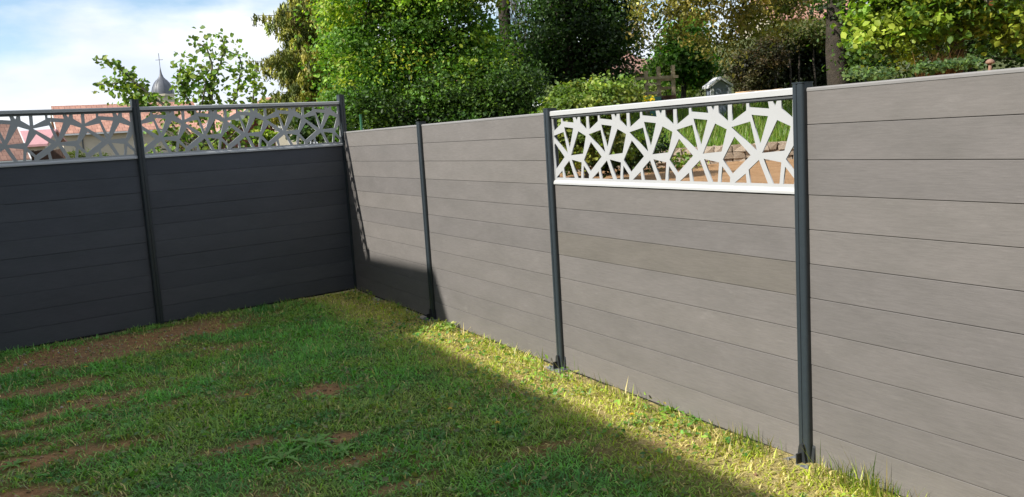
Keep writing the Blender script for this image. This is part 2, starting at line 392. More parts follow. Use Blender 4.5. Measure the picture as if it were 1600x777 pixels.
tag(blades('grass', gxr, gyr, lawn_z(gxr, gyr) - 0.004, h, w, lean, col, M['grass'], windaz), 'short patchy mown lawn grass in front of the fences', 'grass', kind='stuff')

# tall grass tufts against the right fence
pts = []
for yy, k, hh in [(-7.12, 55, .2), (-7.0, 35, .14), (-7.28, 40, .17), (-6.45, 70, .13), (-6.55, 60, .12), (-5.75, 35, .10), (-5.4, 60, .11), (-5.1, 45, .12), (-4.75, 14, .17), (-4.5, 10, .15), (-4.2, 12, .14), (-3.9, 14, .12), (-3.3, 30, .09), (-2.75, 40, .08), (-0.35, 22, .10), (-0.8, 16, .09), (-1.3, 18, .10), (-1.9, 18, .08), (-7.2, 70, .16), (-6.2, 40, .11)]:
    for _ in range(k): pts.append((-0.10 + random.gauss(0, .045), yy + random.gauss(0, .10), hh * random.uniform(.4, 1.15)))
pts = np.array(pts); pts[:, 0] = np.minimum(pts[:, 0], -0.035)
for k_ in (1, 2, 3, 4): pts = pts[~((np.abs(pts[:, 1] + k_ * S_) < .12) & (pts[:, 0] > -.15))]
n = len(pts)
tag(blades('tall_grass', pts[:, 0], pts[:, 1], np.full(n, -.012), pts[:, 2], 0.0035 + .003 * rng.random(n), np.clip(rng.normal(.42, .25, n), .05, .95), tints(n, [(.24, .36, .05), (.32, .40, .07), (.42, .36, .14), (.15, .25, .04)], .15), M['grass'], rng.uniform(.5 * np.pi, 1.5 * np.pi, n)), 'taller unmown grass tufts along the foot of the right fence', 'grass', kind='stuff')

# broad weed leaves lying in the lawn
n = 26000; wx = rng.uniform(-5, -.05, n); wy = rng.uniform(-7.8, -.2, n); wm = fbm(wx + 3, wy + 8, 2.4)
k = (wy < wx * math.tan(PHI) - .08) & (wm > .46) & (bare(wx, wy) < .35); wx, wy = wx[k], wy[k]; n = len(wx)
nr = rng.normal(0, .5, (n, 3)) + np.array([0, 0, 1.0])
leaves('clover_leaves', np.stack([wx, wy, lawn_z(wx, wy) + .012 + .02 * rng.random(n)], 1), nr, .012 + .032 * rng.random(n) ** 2, tints(n, [(.13, .34, .07), (.19, .38, .07), (.17, .30, .11), (.30, .30, .12)], .25), M['grass'], aspect=.7)
tag(bpy.data.objects['clover_leaves'], 'small clover and plantain leaves spread through the lawn', 'weeds', kind='stuff')

# broad weed leaves in tufts along the right fence
cy_ = np.concatenate([rng.uniform(-7.3, -2.6, 15), [-2.75, -2.85, -5.55, -5.7, -5.85], rng.uniform(-2.4, -.3, 4)]); idx = np.repeat(np.arange(len(cy_)), 26); n = len(idx); cx_ = rng.uniform(-.42, -.09, len(cy_))
wx = np.minimum(cx_[idx] + rng.normal(0, .055, n), -.05); wy = cy_[idx] + rng.normal(0, .075, n)
leaves('fence_weeds', np.stack([wx, wy, .012 + .045 * rng.random(n)], 1), rng.normal(0, .6, (n, 3)) + np.array([-.3, 0, 1.0]), .020 + .030 * rng.random(n), tints(n, [(.24, .42, .06), (.32, .46, .07), (.20, .34, .09), (.45, .44, .12)], .2), M['grass'], aspect=.42)
tag(bpy.data.objects['fence_weeds'], 'broad leafy weeds in tufts along the foot of the sunlit fence', 'weeds', kind='stuff')
# crumbs of earth and small stones on the bare ground
n = 9000; wx = rng.uniform(-5, -.06, n); wy = rng.uniform(-7.8, -.1, n); k = (wy < wx * math.tan(PHI) - .03) & (rng.random(n) < np.clip(bare(wx, wy) * 1.2 - .15, 0.02, 1)); wx, wy = wx[k], wy[k]; n = len(wx)
r_ = (.004 + .013 * rng.random(n) ** 3)[:, None, None]; oc = np.array([(1, 0, 0), (0, 1, 0), (-1, 0, 0), (0, -1, 0), (0, 0, .8), (0, 0, -.8)], float)[None] * r_ * rng.uniform(.6, 1.3, (n, 6, 1))
V = oc + np.stack([wx, wy, lawn_z(wx, wy) + .003], 1)[:, None]; i = np.arange(n)[:, None, None] * 6 + np.array([[0, 1, 4], [1, 2, 4], [2, 3, 4], [3, 0, 4], [1, 0, 5], [2, 1, 5], [3, 2, 5], [0, 3, 5]])[None]
tag(link('earth_crumbs', np_mesh('earth_crumbs', V.reshape(-1, 3), [i.reshape(-1, 3)], np.repeat(tints(n, [(.30, .18, .09), (.22, .13, .07), (.38, .27, .17), (.40, .36, .30)], .15), 6, 0)), M['crumb']), 'crumbs of earth and small stones on the bare patches', 'earth', kind='stuff')

# ------------------------------------------------------------------ fences
B = 1.8 / 11; S = 2.26; SL = 2.2487
def board_mesh(L):
    g = 0.0024; t = 0.011; c = 0.0016      # local: x depth (-x is the viewed face), y length, z height
    prof = [(-t, c), (-t, B - g - c), (-t + c, B - g), (-.004, B - g), (-.004, B + .004), (.004, B + .004), (.004, B - g), (t - c, B - g), (t, B - g - c), (t, c), (t - c, 0), (-t + c, 0)]
    return MB().prism(prof, 'y', -L / 2, L / 2).mesh('board')

PW, PX0, PX1 = 0.068, -0.040, 0.036
def post_profile():
    w = PW / 2; r = .014; pr = []
    for (cx, cy, a0) in ((PX0 + r, -w + r, 180), (PX1 - r, -w + r, 270), (PX1 - r, w - r, 0), (PX0 + r, w - r, 90)):
        for k in range(5):
            a = R(a0 + 22.5 * k); pr.append((cx + r * math.cos(a), cy + r * math.sin(a)))
    # narrow groove down the viewed face
    out = pr + [(PX0, .006), (PX0 + .004, .004), (PX0 + .004, -.002), (PX0, -.004)]
    return out
def post(parent, y, h, x=0.0, foot=True):
    o = MB().prism(post_profile(), 'z', -0.02, h).obj('post', M['anthracite'], parent, (x, y, 0))
    mod = MB(); cp = [(a * 1.06, b * 1.06) for a, b in post_profile()[:20]]
    mod.prism(cp, 'z', h + .0005, h + .006).obj('post_cap', M['anthracite'], o)
    if foot:
        MB().box((PX0 - .055, -.085, -.012), (PX1 + .04, .085, .002)).obj('base_plate', M['zinc'], o)
        for sx, sy, ax_ in ((PX0 - .008, 0, 'x'), (0, -PW / 2 - .008, 'y'), (0, PW / 2 + .008, 'y')):
            f = MB(); hh = .095; w = .028
            pr = [(-w, 0), (w, 0), (w * .55, hh * .8), (w * .35, hh * .95), (0, hh), (-w * .35, hh * .95), (-w * .55, hh * .8)]
            if ax_ == 'x':
                f.add([(-.008, a, z) for a, z in pr] + [(.0075, a * .9, z) for a, z in pr], [tuple(range(7))] + [tuple(range(7, 14))[::-1]] + [(i, 7 + i, 7 + (i + 1) % 7, (i + 1) % 7) for i in range(7)])
                f.box((-.040, -.004, 0), (-.008, .004, .05))
            else:
                sg = 1 if sy > 0 else -1
                f.add([(a, -.0075 * sg, z) for a, z in pr] + [(a * .9, .008 * sg, z) for a, z in pr], [tuple(range(7))] + [tuple(range(7, 14))[::-1]] + [(i, 7 + i, 7 + (i + 1) % 7, (i + 1) % 7) for i in range(7)])
                f.box((-.004, .008 * min(sg, 0) - (.03 if sg < 0 else 0) + (.008 if sg > 0 else 0), 0), (.004, (.038 if sg > 0 else -.008), .05))
            f.obj('foot_bracket', M['cast'], o, (sx, sy, .0025))
        for bx_, by_ in ((PX0 - .04, -.06), (PX0 - .04, .06)):
            MB().lathe([(0, .012), (.009, .012), (.011, .002), (.011, 0)], 6).obj('anchor_bolt', M['zinc'], o, (bx_, by_, .002))
    return o

# the cut-out pattern, one period 0.437 m wide (s to the right as seen, z from the bottom of the rail)
PER = 0.4375; Z0 = 8 * B
PAT = [[(1.912, 1.693), (2.016, 1.682), (1.961, 1.552)],
       [(2.079, 1.658), (2.160, 1.627), (2.119, 1.520), (1.981, 1.511)],
       [(2.110, 1.760), (2.176, 1.760), (2.174, 1.672), (2.110, 1.718)],
       [(1.774, 1.760), (1.870, 1.760), (1.869, 1.720), (1.771, 1.673)],
       [(1.898, 1.760), (2.016, 1.760), (2.024, 1.722), (1.897, 1.735)],
       [(2.052, 1.760), (2.080, 1.760), (2.067, 1.729)],
       [(1.769, 1.638), (1.896, 1.660), (1.935, 1.521)],
       [(1.782, 1.584), (1.888, 1.495), (1.760, 1.405), (1.698, 1.476)],
       [(1.950, 1.467), (2.008, 1.350), (1.892, 1.350), (1.882, 1.421)],
       [(1.988, 1.473), (2.097, 1.456), (2.082, 1.350), (2.048, 1.350)],
       [(1.688, 1.435), (1.741, 1.382), (1.737, 1.350), (1.672, 1.350)],
       [(1.855, 1.401), (1.861, 1.350), (1.770, 1.350)]]
PAT = [[(mx_ + (a - mx_) * 1.07, mz_ + (b - mz_) * 1.07) for a, b in h_] for h_ in PAT for mx_, mz_ in [(sum(p[0] for p in h_) / len(h_), sum(p[1] for p in h_) / len(h_))]]
def clip_poly(p, x0, x1, y0, y1):
    for ax_, lim, sg in ((0, x0, 1), (0, x1, -1), (1, y0, 1), (1, y1, -1)):
        out = []
        for i in range(len(p)):
            a, b = p[i], p[(i + 1) % len(p)]; ia = sg * (a[ax_] - lim) >= 0; ib = sg * (b[ax_] - lim) >= 0
            if ia: out.append(a)
            if ia != ib:
                t = (lim - a[ax_]) / (b[ax_] - a[ax_]); out.append((a[0] + t * (b[0] - a[0]), a[1] + t * (b[1] - a[1])))
        p = out
        if len(p) < 3: return []
    return p
def area(p): return abs(sum(p[i][0] * p[(i + 1) % len(p)][1] - p[(i + 1) % len(p)][0] * p[i][1] for i in range(len(p)))) / 2
def cutout_mesh(L):
    """panel in (u right, v up), u from 0 to L; pattern phase fixed to the right-hand end"""
    z0, z1 = 0.026, 0.463; off = L - 2.205
    cu = bpy.data.curves.new('cutout', 'CURVE'); cu.dimensions = '2D'; cu.fill_mode = 'BOTH'; cu.extrude = 0.0035
    def spline(p):
        s = cu.splines.new('POLY'); s.points.add(len(p) - 1); s.use_cyclic_u = True
        for k, q in enumerate(p): s.points[k].co = (q[0], q[1], 0, 1)
    spline([(0, z0), (L, z0), (L, z1), (0, z1)])
    for k in range(-6, 3):
        for h_ in PAT:
            p = clip_poly([(a + off + k * PER, b - Z0) for a, b in h_], .016, L - .016, 0.046, 0.446)
            if p and area(p) > 5e-5:
                spline(p)
    o = bpy.data.objects.new('cutout_tmp', cu); COL.objects.link(o); dg = bpy.context.evaluated_depsgraph_get(); dg.update()
    me = bpy.data.meshes.new_from_object(o.evaluated_get(dg)); bpy.data.objects.remove(o); me.name = 'cutout_sheet'
    # u -> -y, v -> z, thickness -> x
    co = np.empty(len(me.vertices) * 3); me.vertices.foreach_get('co', co); co = co.reshape(-1, 3)
    me.vertices.foreach_set('co', np.stack([co[:, 2], -co[:, 0], co[:, 1]], 1).ravel()); me.update()
    me.materials.clear(); return me

def deco(parent, yc, L, z):
    """cut-out panel between rails; y runs against u"""
    o = link('cutout_panel', cutout_mesh(L), M['lattice'], parent, (-.004, yc + L / 2, z))
    l2 = L / 2
    # rails in the panel's own frame: y from 0 to -L
    MB().prism([(-.019, .001), (.022, .001), (.022, .022), (.016, .029), (-.008, .029), (-.015, .022), (-.019, .012)], 'y', -L, 0).obj('bottom_rail', M['white'], o)
    MB().prism([(-.020, .468), (.024, .468), (.024, .494), (.018, .500), (-.014, .500), (-.020, .494)], 'y', -L, 0).obj('top_rail', M['white'], o)
    MB().box((-.012, -L, .4525), (.014, 0, .4675)).obj('rail_groove', M['groove'], o)
    for yy in (0, -L + .010): MB().box((-.007, yy - .010, .0295), (.007, yy, .452)).obj('side_trim', M['white'], o)
    return o

right = empty('composite_fence', (0, 0, 0)); tag(right, 'sunlit grey composite board fence with anthracite posts and one white cut-out panel', 'fence')
LB = S - PW + .02
bm_r = board_mesh(LB); bm_r.materials.append(M['board'])
bm_r2 = board_mesh(LB); bm_r2.materials.append(M['board_brown'])
bm_c = board_mesh(LB - .03); bm_c.materials.append(M['board'])
for k in range(4):
    yc = -(k + .5) * S; n = 8 if k == 2 else 11
    for i in range(n):
        me = bm_c if k == 0 else bm_r
        if k == 2 and i == 5: me = bm_r2
        link('board', me, None, right, (0.0012 * math.sin(i * 5.1 + k * 3), yc - (.012 if k == 0 else 0), i * B + .002))
    MB().box((-.009, yc - LB / 2 + (.03 if k == 0 else 0), -.014), (.009, yc + LB / 2 - (.045 if k == 0 else 0), .0018)).obj('bottom_gasket', M['gasket'], right)
    if k != 2:
        MB().prism([(-.014, 1.7895), (.014, 1.7895), (.014, 1.803), (.010, 1.8065), (-.009, 1.8065), (-.014, 1.800)], 'y', yc - LB / 2, yc + LB / 2 - (.045 if k == 0 else 0)).obj('capping_strip', M['capstrip'], right)
for k in (1, 2, 3, 4): post(right, -k * S, 1.828)
deco(right, -2.5 * S, S - PW + .006, 8 * B + .003)

left = empty('composite_fence', (0.0, 0.0, 0.018), 0); tag(left, 'shaded dark grey composite fence topped with cut-out panels, meeting the sunlit grey one at a corner', 'fence')
# local frame of the right fence: -y runs to the right of the picture; for the left fence local -y must run towards the corner
left.rotation_euler = (0, 0, math.pi / 2 + PHI + math.pi + math.pi)
# local y axis -> (-cos phi, -sin phi); local -x -> towards the viewer
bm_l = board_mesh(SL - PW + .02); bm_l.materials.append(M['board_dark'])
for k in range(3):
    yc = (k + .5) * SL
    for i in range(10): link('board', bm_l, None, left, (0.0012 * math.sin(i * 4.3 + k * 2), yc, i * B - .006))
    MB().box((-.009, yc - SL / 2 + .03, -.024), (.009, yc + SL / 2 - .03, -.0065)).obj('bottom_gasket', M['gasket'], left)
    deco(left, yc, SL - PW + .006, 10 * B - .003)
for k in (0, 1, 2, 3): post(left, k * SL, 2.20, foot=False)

# concrete edging under the right fence
cb = empty('edging', (0, 0, 0)); tag(cb, 'pale concrete edging strip under the sunlit fence', 'edging')
for k in range(10):
    y0 = -k * .99; MB().box((-.085, y0 - .983, -.10), (.07, y0, -.0125 - .002 * (k % 2))).obj('edging_block', M['concrete'], cb)

# ------------------------------------------------------------------ the house whose shade covers the lawn (outside the frame, left), with an added rear block
hs = empty('house', (-9, -6, 0)); tag(hs, 'tall brown rendered house left of the picture, its shade covering the lawn, with an added rear sky blocker', 'house')
MB().box((-8.4, -9, -.3), (-.45, 3.55, 6.45)).obj('wall', M['taupe'], hs)
MB().prism([(-8.9, 6.62), (-8.9, 6.50), (-.35, 6.50), (0, 6.62), (0, 6.76), (-4.45, 9.20)], 'y', -9.3, 3.70).obj('roof', M['tiles'], hs)
MB().prism([(3.72, -.3), (9.0, -.3), (9.0, 7.44), (4.16, 7.58), (3.72, 6.76)], 'x', -7.0, 0).obj('wing', M['taupe'], hs)
MB().box((-.44, -13, -.3), (12.5, -5.6, 9.4)).obj('rear_sky_blocker', M['taupe'], hs)  # unseen block added behind the camera to cut sky light on the left fence
MB().prism([(-13.3, 9.42), (-5.3, 9.42), (-5.3, 9.55), (-9.3, 11.6), (-13.3, 9.55)], 'x', .02, 12.9).obj('sky_blocker_roof', M['tiles'], hs)  # roof of the added block, also out of view
for yy, z0 in ((-4, 3.6), (-1, 3.6), (2.2, 3.6), (-1, .9)):
    w_ = MB().box((-.449, yy - .6, z0), (-.40, yy + .6, z0 + 1.4)).obj('window', M['trimwhite'], hs)
    for s_ in (-1, 1): MB().box((-.399, yy + s_ * .29 - .24, z0 + .08), (-.392, yy + s_ * .29 + .24, z0 + 1.32)).obj('pane', M['glass'], w_)
dr = MB().box((-.449, -4.5, -.02), (-.40, -3.4, 2.1)).obj('door', M['trimwhite'], hs); MB().box((-.399, -3.62, 1.0), (-.36, -3.56, 1.14)).obj('handle', M['iron'], dr)

# ------------------------------------------------------------------ background houses
def uv_planar(me, ou, ov):
    uvl = me.uv_layers.new(name='UVMap')
    for lp in me.loops:
        c = me.vertices[lp.vertex_index].co; uvl.data[lp.index].uv = (c.dot(ou), c.dot(ov))
def village_house(name, px, D, zb, ze, zr, L, Wd, ang, label, wall, roof, trim=None, windows=()):
    """front-left corner at pixel column px and depth D; long side runs right along RH turned by ang; Wd = gable width running back"""
    q = P(px, 250, D); o = empty(name, (q[0], q[1], zb), math.atan2(RH[1], RH[0]) + ang)
    e = ze - zb; r_ = zr - zb; hw = Wd / 2
    MB().prism([(0, 0), (Wd, 0), (Wd, e), (hw, r_ - .12), (0, e)], 'x', 0, L).obj('wall', wall, o)
    sl = (r_ - e) / hw; ov = .35; t = .13
    for sgn, nm in ((1, 'roof'), (-1, 'roof')):
        y0, y1 = (-ov, hw) if sgn == 1 else (Wd + ov, hw)
        za = e - ov * sl; pr = [(y0, za), (y1, r_), (y1, r_ + t), (y0, za + t)]
        me = MB().prism(pr, 'x', -.3, L + .3).mesh('roof'); uv_planar(me, Vector((1, 0, 0)), Vector((0, (1 if sgn == 1 else -1), sl)).normalized()); link('roof', me, roof, o)
    if trim:
        for xx in (-.36, L + .303):
            MB().prism([(-ov, e - ov * sl - .04), (hw, r_ - .04), (Wd + ov, e - ov * sl - .04), (Wd + ov, e - ov * sl + .15), (hw, r_ + .15), (-ov, e - ov * sl + .15)], 'x', xx, xx + .057).obj('verge_board', trim, o)
        MB().box((-.3, -ov - .10, e - ov * sl - .02), (L + .3, -ov - .003, e - ov * sl + .09)).obj('gutter', trim, o)
    for (x, z, w_, h_) in windows:
        f = MB().box((x, -.05, z), (x + w_, .003, z + h_)).obj('window', M['trimwhite'], o); MB().box((x + .08, -.06, z + .08), (x + w_ - .08, -.051, z + h_ - .08)).obj('pane', M['glass'], f)
    tag(o, label, 'house'); return o

h1 = village_house('village_house', 102, 60, -3.2, 3.55, 5.35, 9.0, 5.6, R(30), 'cream house with long salmon tiled roof seen through the left cut-out panel', M['cream'], M['tiles'], M['trimwhite'])
MB().tube([(1.2, -.08, 0), (1.2, -.08, 6.4)], .05, 6).obj('downpipe', M['groove'], h1)
MB().box((2.6, 1.4, 7.2), (3.1, 1.9, 7.75)).obj('roof_window', M['trimwhite'], h1)
village_house('village_house', -260, 40, -2.6, 1.95, 3.65, 7.6, 5.0, R(38), 'house with brown tiled roof and white verge at left picture edge', M['cream'], M['tiles_brown'], M['trimwhite'])
an = village_house('annex', 24, 52, -2.8, 2.75, 3.45, 1.75, 2.6, R(6), 'low annex with pink sheet roof between two village houses', M['cream'], M['pinkroof'])
an['category'] = 'annex'
village_house('village_house', 285, 52, -3, 2.6, 4.0, 3.2, 4.5, R(8), 'pale pink house mostly hidden behind the sapling', M['pinkwall'], M['tiles'], None, [(.5, 4.1, .6, .9), (1.9, 4.1, .6, .9)])
village_house('village_house', 448, 26, -2.2, 2.1, 2.75, 4.2, 1.9, R(118), 'small house with dark red gable and white verge seen through panel by corner', M['redclad'], M['tiles'], M['trimwhite'])
q = P(430, 215, 25); o = empty('garden_wall', (q[0], q[1], -2.1), math.atan2(RH[1], RH[0])); MB().box((0, 0, 0), (.75, .3, 4.3)).obj('wall', M['cream'], o); MB().box((-.04, -.04, 4.3), (.79, .34, 4.36)).obj('coping', M['trimwhite'], o); tag(o, 'narrow cream pier with pale coping beside dark red gable', 'pier')
village_house('village_house', 402, 90, -3, 5.2, 6.7, 2.0, 5, R(-14), 'distant pink roofed house just above the left fence, beside golden conifer', M['trimwhite'], M['tiles'])
village_house('village_house', 1000, 62, 2.5, 5.7, 6.9, 1.4, 3.4, R(50), 'distant house with orange roof and grey gable behind climbing frame', M['greywall'], M['tiles'])
village_house('brick_outbuilding', 940, 42, 1.5, 4.15, 4.7, 2.4, 3, R(-8), 'pinkish brick outbuilding left of the wooden climbing frame', M['brickwall'], M['tiles_brown'])
village_house('village_house', 735, 45, 0, 4.0, 6.0, 3.4, 5, R(10), 'orange roofed brick house half hidden behind the dark tree', M['brickwall'], M['tiles'], None, [(1.0, 2.4, .7, 1.0)])
village_house('village_house', 1215, 55, 4, 7.6, 9.2, 5.5, 5, R(8), 'red roofed house above the clipped hedge, left of big trunk', M['cream'], M['tiles'])

# brown plank fence below the houses
q = P(40, 246, 47); o = empty('plank_fence', (q[0], q[1], -1.2), math.atan2(RH[1], RH[0])); tag(o, 'dark brown plank fence in front of the village houses', 'fence')
for k in range(13): MB().box((k * .165, 0, 0), (k * .165 + .15, .03, 3.45 + .02 * (k % 3))).obj('plank', M['brownwood'], o)
MB().box((0, .031, 2.9), (2.13, .08, 3.0)).obj('crossbar', M['brownwood'], o)

# church
q = P(255, 150, 150); ch = empty('church_tower', (q[0], q[1], 0)); tag(ch, 'grey domed church tower with thin cross rising behind sapling', 'church tower')
zt = P(255, 146, 150)[2]
MB().box((-1.7, -1.7, -6), (1.7, 1.7, zt - .6)).obj('tower', M['cream'], ch, rz=math.atan2(RH[1], RH[0]) + .3)
MB().lathe([(0, zt - .55), (2.05, zt - .55), (2.05, zt - .25), (1.85, zt - .2)], 8).obj('cornice', M['cream'], ch)
dm = MB().lathe([(1.8, zt - .22), (1.78, zt + .3), (1.6, zt + 1.0), (1.25, zt + 1.7), (.8, zt + 2.25), (.42, zt + 2.7), (.2, zt + 3.3), (.1, zt + 4.0), (.05, zt + 4.4)], 16).obj('dome', M['slate'], ch, smooth=True)
for k in range(8):
    a = k * math.pi / 4; MB().tube([(r_ * math.cos(a), r_ * math.sin(a), z) for r_, z in ((1.8, zt - .2), (1.79, zt + .3), (1.61, zt + 1.0), (1.26, zt + 1.7), (.81, zt + 2.25))], .05, 4).obj('rib', M['slate'], dm)
cr_ = MB().tube([(0, 0, zt + 4.3), (0, 0, zt + 6.7)], .05, 5); cr_.tube([(-.62, 0, zt + 5.6), (.62, 0, zt + 5.6)], .045, 5); cr_.obj('cross', M['iron'], ch, rz=math.atan2(RH[1], RH[0]))

# ------------------------------------------------------------------ trees
def limb(mb, p0, p1, r0, r1, wob=.06, n=6, seg=7):
    p0 = np.array(p0, float); p1 = np.array(p1, float); L = np.linalg.norm(p1 - p0); pts = []
    for i in range(n + 1):
        t = i / n; pts.append(p0 + (p1 - p0) * t + rng.normal(0, wob * L * .25, 3) * math.sin(math.pi * t) + np.array([0, 0, wob * L * math.sin(math.pi * t)]))
    mb.tube(pts, [r0 + (r1 - r0) * i / n for i in range(n + 1)], seg); return pts

def crown_pts(blobs, ncl, per, spread, shell=0.35):
    """cluster centres in a union of ellipsoids (centre, (rl, rd, rz)) oriented on the view-right / depth axes"""
    vol = np.array([b[1][0] * b[1][1] * b[1][2] for b in blobs]); k = rng.choice(len(blobs), ncl, p=vol / vol.sum())
    u = rng.normal(size=(ncl, 3)); u /= np.linalg.norm(u, axis=1, keepdims=True); r_ = (shell + (1 - shell) * rng.random(ncl)) ** .7
    cen = np.array([b[0] for b in blobs])[k]; rad = np.array([b[1] for b in blobs])[k]; e = u * r_[:, None] * rad
    rh = np.array([RH[0], RH[1], 0]); fh = np.array([FH[0], FH[1], 0])
    c = cen + e[:, :1] * rh + e[:, 1:2] * fh + e[:, 2:] * np.array([0, 0, 1.])
    outn = u[:, :1] * rh + u[:, 1:2] * fh + u[:, 2:] * np.array([0, 0, 1.])
    idx = np.repeat(np.arange(ncl), per); sp = spread * (.5 + rng.random(ncl))[idx][:, None]
    g = rng.normal(size=(ncl * per, 3)) * sp * np.array([1, 1, .6])
    return c, outn, c[idx] + g, outn[idx], idx

def blob(px, py, D, rl, rd, rz): return (P(px, py, D), (rl, rd, rz))

def tree(name, base, top, r0, blobs, ncl, per, spread, size, cols, label, cat='tree', group=None, mat='leaf', bark='bark', limbs=14, shell=.35, jit=.3, upn=.6, aspect=.62, drop=None, w=None, lo=.25):
    o = empty(name, base); b = np.array(base, float); t_ = np.array(top, float)
    mb = MB(); pts = limb(mb, (0, 0, -.15), t_ - b, r0, r0 * .35, .02, 9, 10)
    c, on, lp, ln_, idx = crown_pts(blobs, ncl, per, spread, shell)
    sel = rng.choice(ncl, min(limbs, ncl), replace=False)
    for s in sel:
        tgt = c[s] - b; k = int(np.clip(len(pts) * (lo + (.85 - lo) * rng.random()), 1, len(pts) - 1)); p0 = pts[k]
        mid = limb(mb, p0, tgt, r0 * .30, r0 * .05, .10, 5, 5)
        for _ in range(2):
            s2 = rng.choice(ncl); t2 = c[s2] - b
            if np.linalg.norm(t2 - mid[3]) < 2.2: limb(mb, mid[3], t2, r0 * .12, r0 * .03, .08, 4, 4)
    mb.obj('trunk', M[bark], o, smooth=True)
    n = len(lp); ccol = tints(ncl, cols, jit, w)[idx] * (1 + .14 * rng.normal(size=(n, 1)))
    nr = ln_ * .5 + rng.normal(size=(n, 3)) * .75 + np.array([0, 0, upn])
    cr = leaves('crown', lp - b, nr, size * (.5 + 1.0 * rng.random(n)), np.clip(ccol, .004, 1), M[mat], o, aspect, drop)
    tag(o, label, cat, group); return o

def gpt(px, D):
    q = P(px, 250, D); return (q[0], q[1], float(terrain(q[0], q[1])))
TG = 'trees behind the fences'
GREEN = [(.18, .34, .040), (.28, .42, .042), (.12, .25, .034), (.38, .46, .055)]
DARK = [(.036, .080, .018), (.050, .105, .020), (.028, .058, .016)]
GOLD = [(.40, .35, .09), (.30, .27, .07), (.19, .19, .05), (.48, .40, .13)]

# bright leafy hornbeam in the middle
D = 15
b0 = gpt(640, D + .4)
tree('leafy_tree', b0, P(640, -120, D + .4), .16,
     [blob(590, 40, D, 1.15, 1.2, 1.5), blob(570, 130, D - .2, .75, .9, .7), blob(690, 20, D, 1.0, 1.1, 1.6), blob(740, 100, D + .2, .75, .9, .9), blob(660, 150, D, 1.2, 1.0, .75), blob(600, -90, D, 1.0, 1.2, 1.2), blob(720, -90, D, 1.1, 1.2, 1.2)],
     700, 130, .17, .062, GREEN + [(.10, .22, .03)], 'dense bright green leafy tree behind the fence corner', group=TG, limbs=26, shell=.25)
# dark low hedge under it
tree('dark_shrub', gpt(700, 14.2), P(700, 160, 14.2), .06,
     [blob(620, 185, 14.2, .9, .6, .5), blob(690, 160, 14.2, .5, .5, .5), blob(740, 185, 14.2, .7, .6, .5), blob(810, 150, 14.4, .6, .6, .6), blob(560, 180, 13.6, .45, .4, .5), blob(770, 125, 14.6, .3, .4, .4)], 260, 100, .16, .055, [(.07, .14, .022), (.10, .19, .028), (.05, .10, .018), (.036, .08, .016)], 'dark green shrubs filling the foot of the leafy tree', 'shrub', limbs=16)
# dark tree
D = 18
tree('dark_tree', gpt(890, D), P(890, -150, D), .2,
     [blob(890, 50, D, 1.35, 1.3, 1.6), blob(950, 20, D, .8, 1.0, 1.2), blob(850, 120, D, 1.0, 1.0, .8), blob(940, 110, D, .65, .8, .8), blob(880, -100, D, 1.5, 1.4, 1.3)],
     600, 100, .19, .068, DARK + [(.05, .10, .022)], 'tall dark green tree behind the white cut-out panel, left of golden tree', group=TG, limbs=26, shell=.2)
# brown drooping spruce between them
sp_ = empty('spruce_tree', gpt(800, 19.5)); tag(sp_, 'sparse spruce with bare drooping brown twigs between bright and dark trees', 'tree', TG)
b = np.array(sp_.location); mb = MB(); top = P(775, -200, 19.5) - b
limb(mb, (0, 0, -.1), top, .17, .08, .01, 8, 8); tw = []
for px, py, ex, ey in ((775, 60, 850, 35), (775, 95, 880, 48), (770, 40, 730, 80), (775, 130, 840, 100), (775, 10, 840, -10), (775, 110, 720, 130), (770, 70, 740, 40), (772, 85, 800, 60)):
    a = P(px, py, 19.5) - b; e = P(ex, ey, 19.2) - b; pp = limb(mb, a, e, .045, .012, .12, 8, 5)
    for i in range(2, 9):
        for _ in range(26):
            f = rng.random(); q0 = np.array(pp[max(i - 1, 0)]) * (1 - f) + np.array(pp[i]) * f; tw.append(q0 + rng.normal(0, .06, 3))
mb.obj('trunk', M['bark'], sp_, smooth=True)
tw = np.array(tw); n = len(tw)
k = 3; tw = np.repeat(tw, k, 0); off = rng.random(n * k)[:, None] * np.array([0, 0, -.55]); n = n * k
leaves('crown', tw + off + rng.normal(0, .04, (n, 3)), rng.normal(size=(n, 3)) * np.array([1, 1, .2]), .16 + .22 * rng.random(n), tints(n, [(.075, .06, .03), (.055, .055, .022), (.10, .08, .04)], .2), M['needle'], sp_, .05, ((0, 0, -1), .18))

# golden conifer at the left
gc = empty('conifer_tree', gpt(490, 18)); tag(gc, 'golden green conifer with drooping sprays at left of the leafy tree', 'tree', TG)
b = np.array(gc.location); D = 18; mb = MB(); limb(mb, (0, 0, -.1), P(505, -300, D) - b, .17, .07, .008, 8, 8); sp = []; on = []
for t in np.linspace(0, 1, 30):
    py = 190 - 340 * t; reach = (1.22 - .58 * t) * (1 + .30 * math.sin(t * 30 + .6))
    for a in np.arange(9) * .7 + rng.random() * 6.28:
        c0 = P(508, py, D) - b; dirn = np.array([math.cos(a), math.sin(a), 0]); L = reach * rng.uniform(.7, 1.1)
        tip = c0 + dirn * L + np.array([0, 0, .16 * L]); pp = limb(mb, c0, tip, .02, .005, .04, 4, 4); side = np.array([-dirn[1], dirn[0], 0])
        for f in np.linspace(.22, 1.0, 9):
            q0 = c0 + (tip - c0) * f
            for sg in (-1, 1):
                q1 = q0 + side * sg * .26 * (1.15 - f) + dirn * .10 - np.array([0, 0, .05])
                for g in rng.random(7): sp.append(q0 * (1 - g) + q1 * g + rng.normal(0, .02, 3)); on.append(dirn * .6 + side * sg * .6)
mb.obj('trunk', M['bark'], gc, smooth=True)
sp = np.array(sp); on = np.array(on); k = 4; n = len(sp) * k
ho = np.tile(np.arange(k), len(sp))[:, None] * np.array([0, 0, -.042]) * rng.uniform(.5, 1.3, (n, 1))
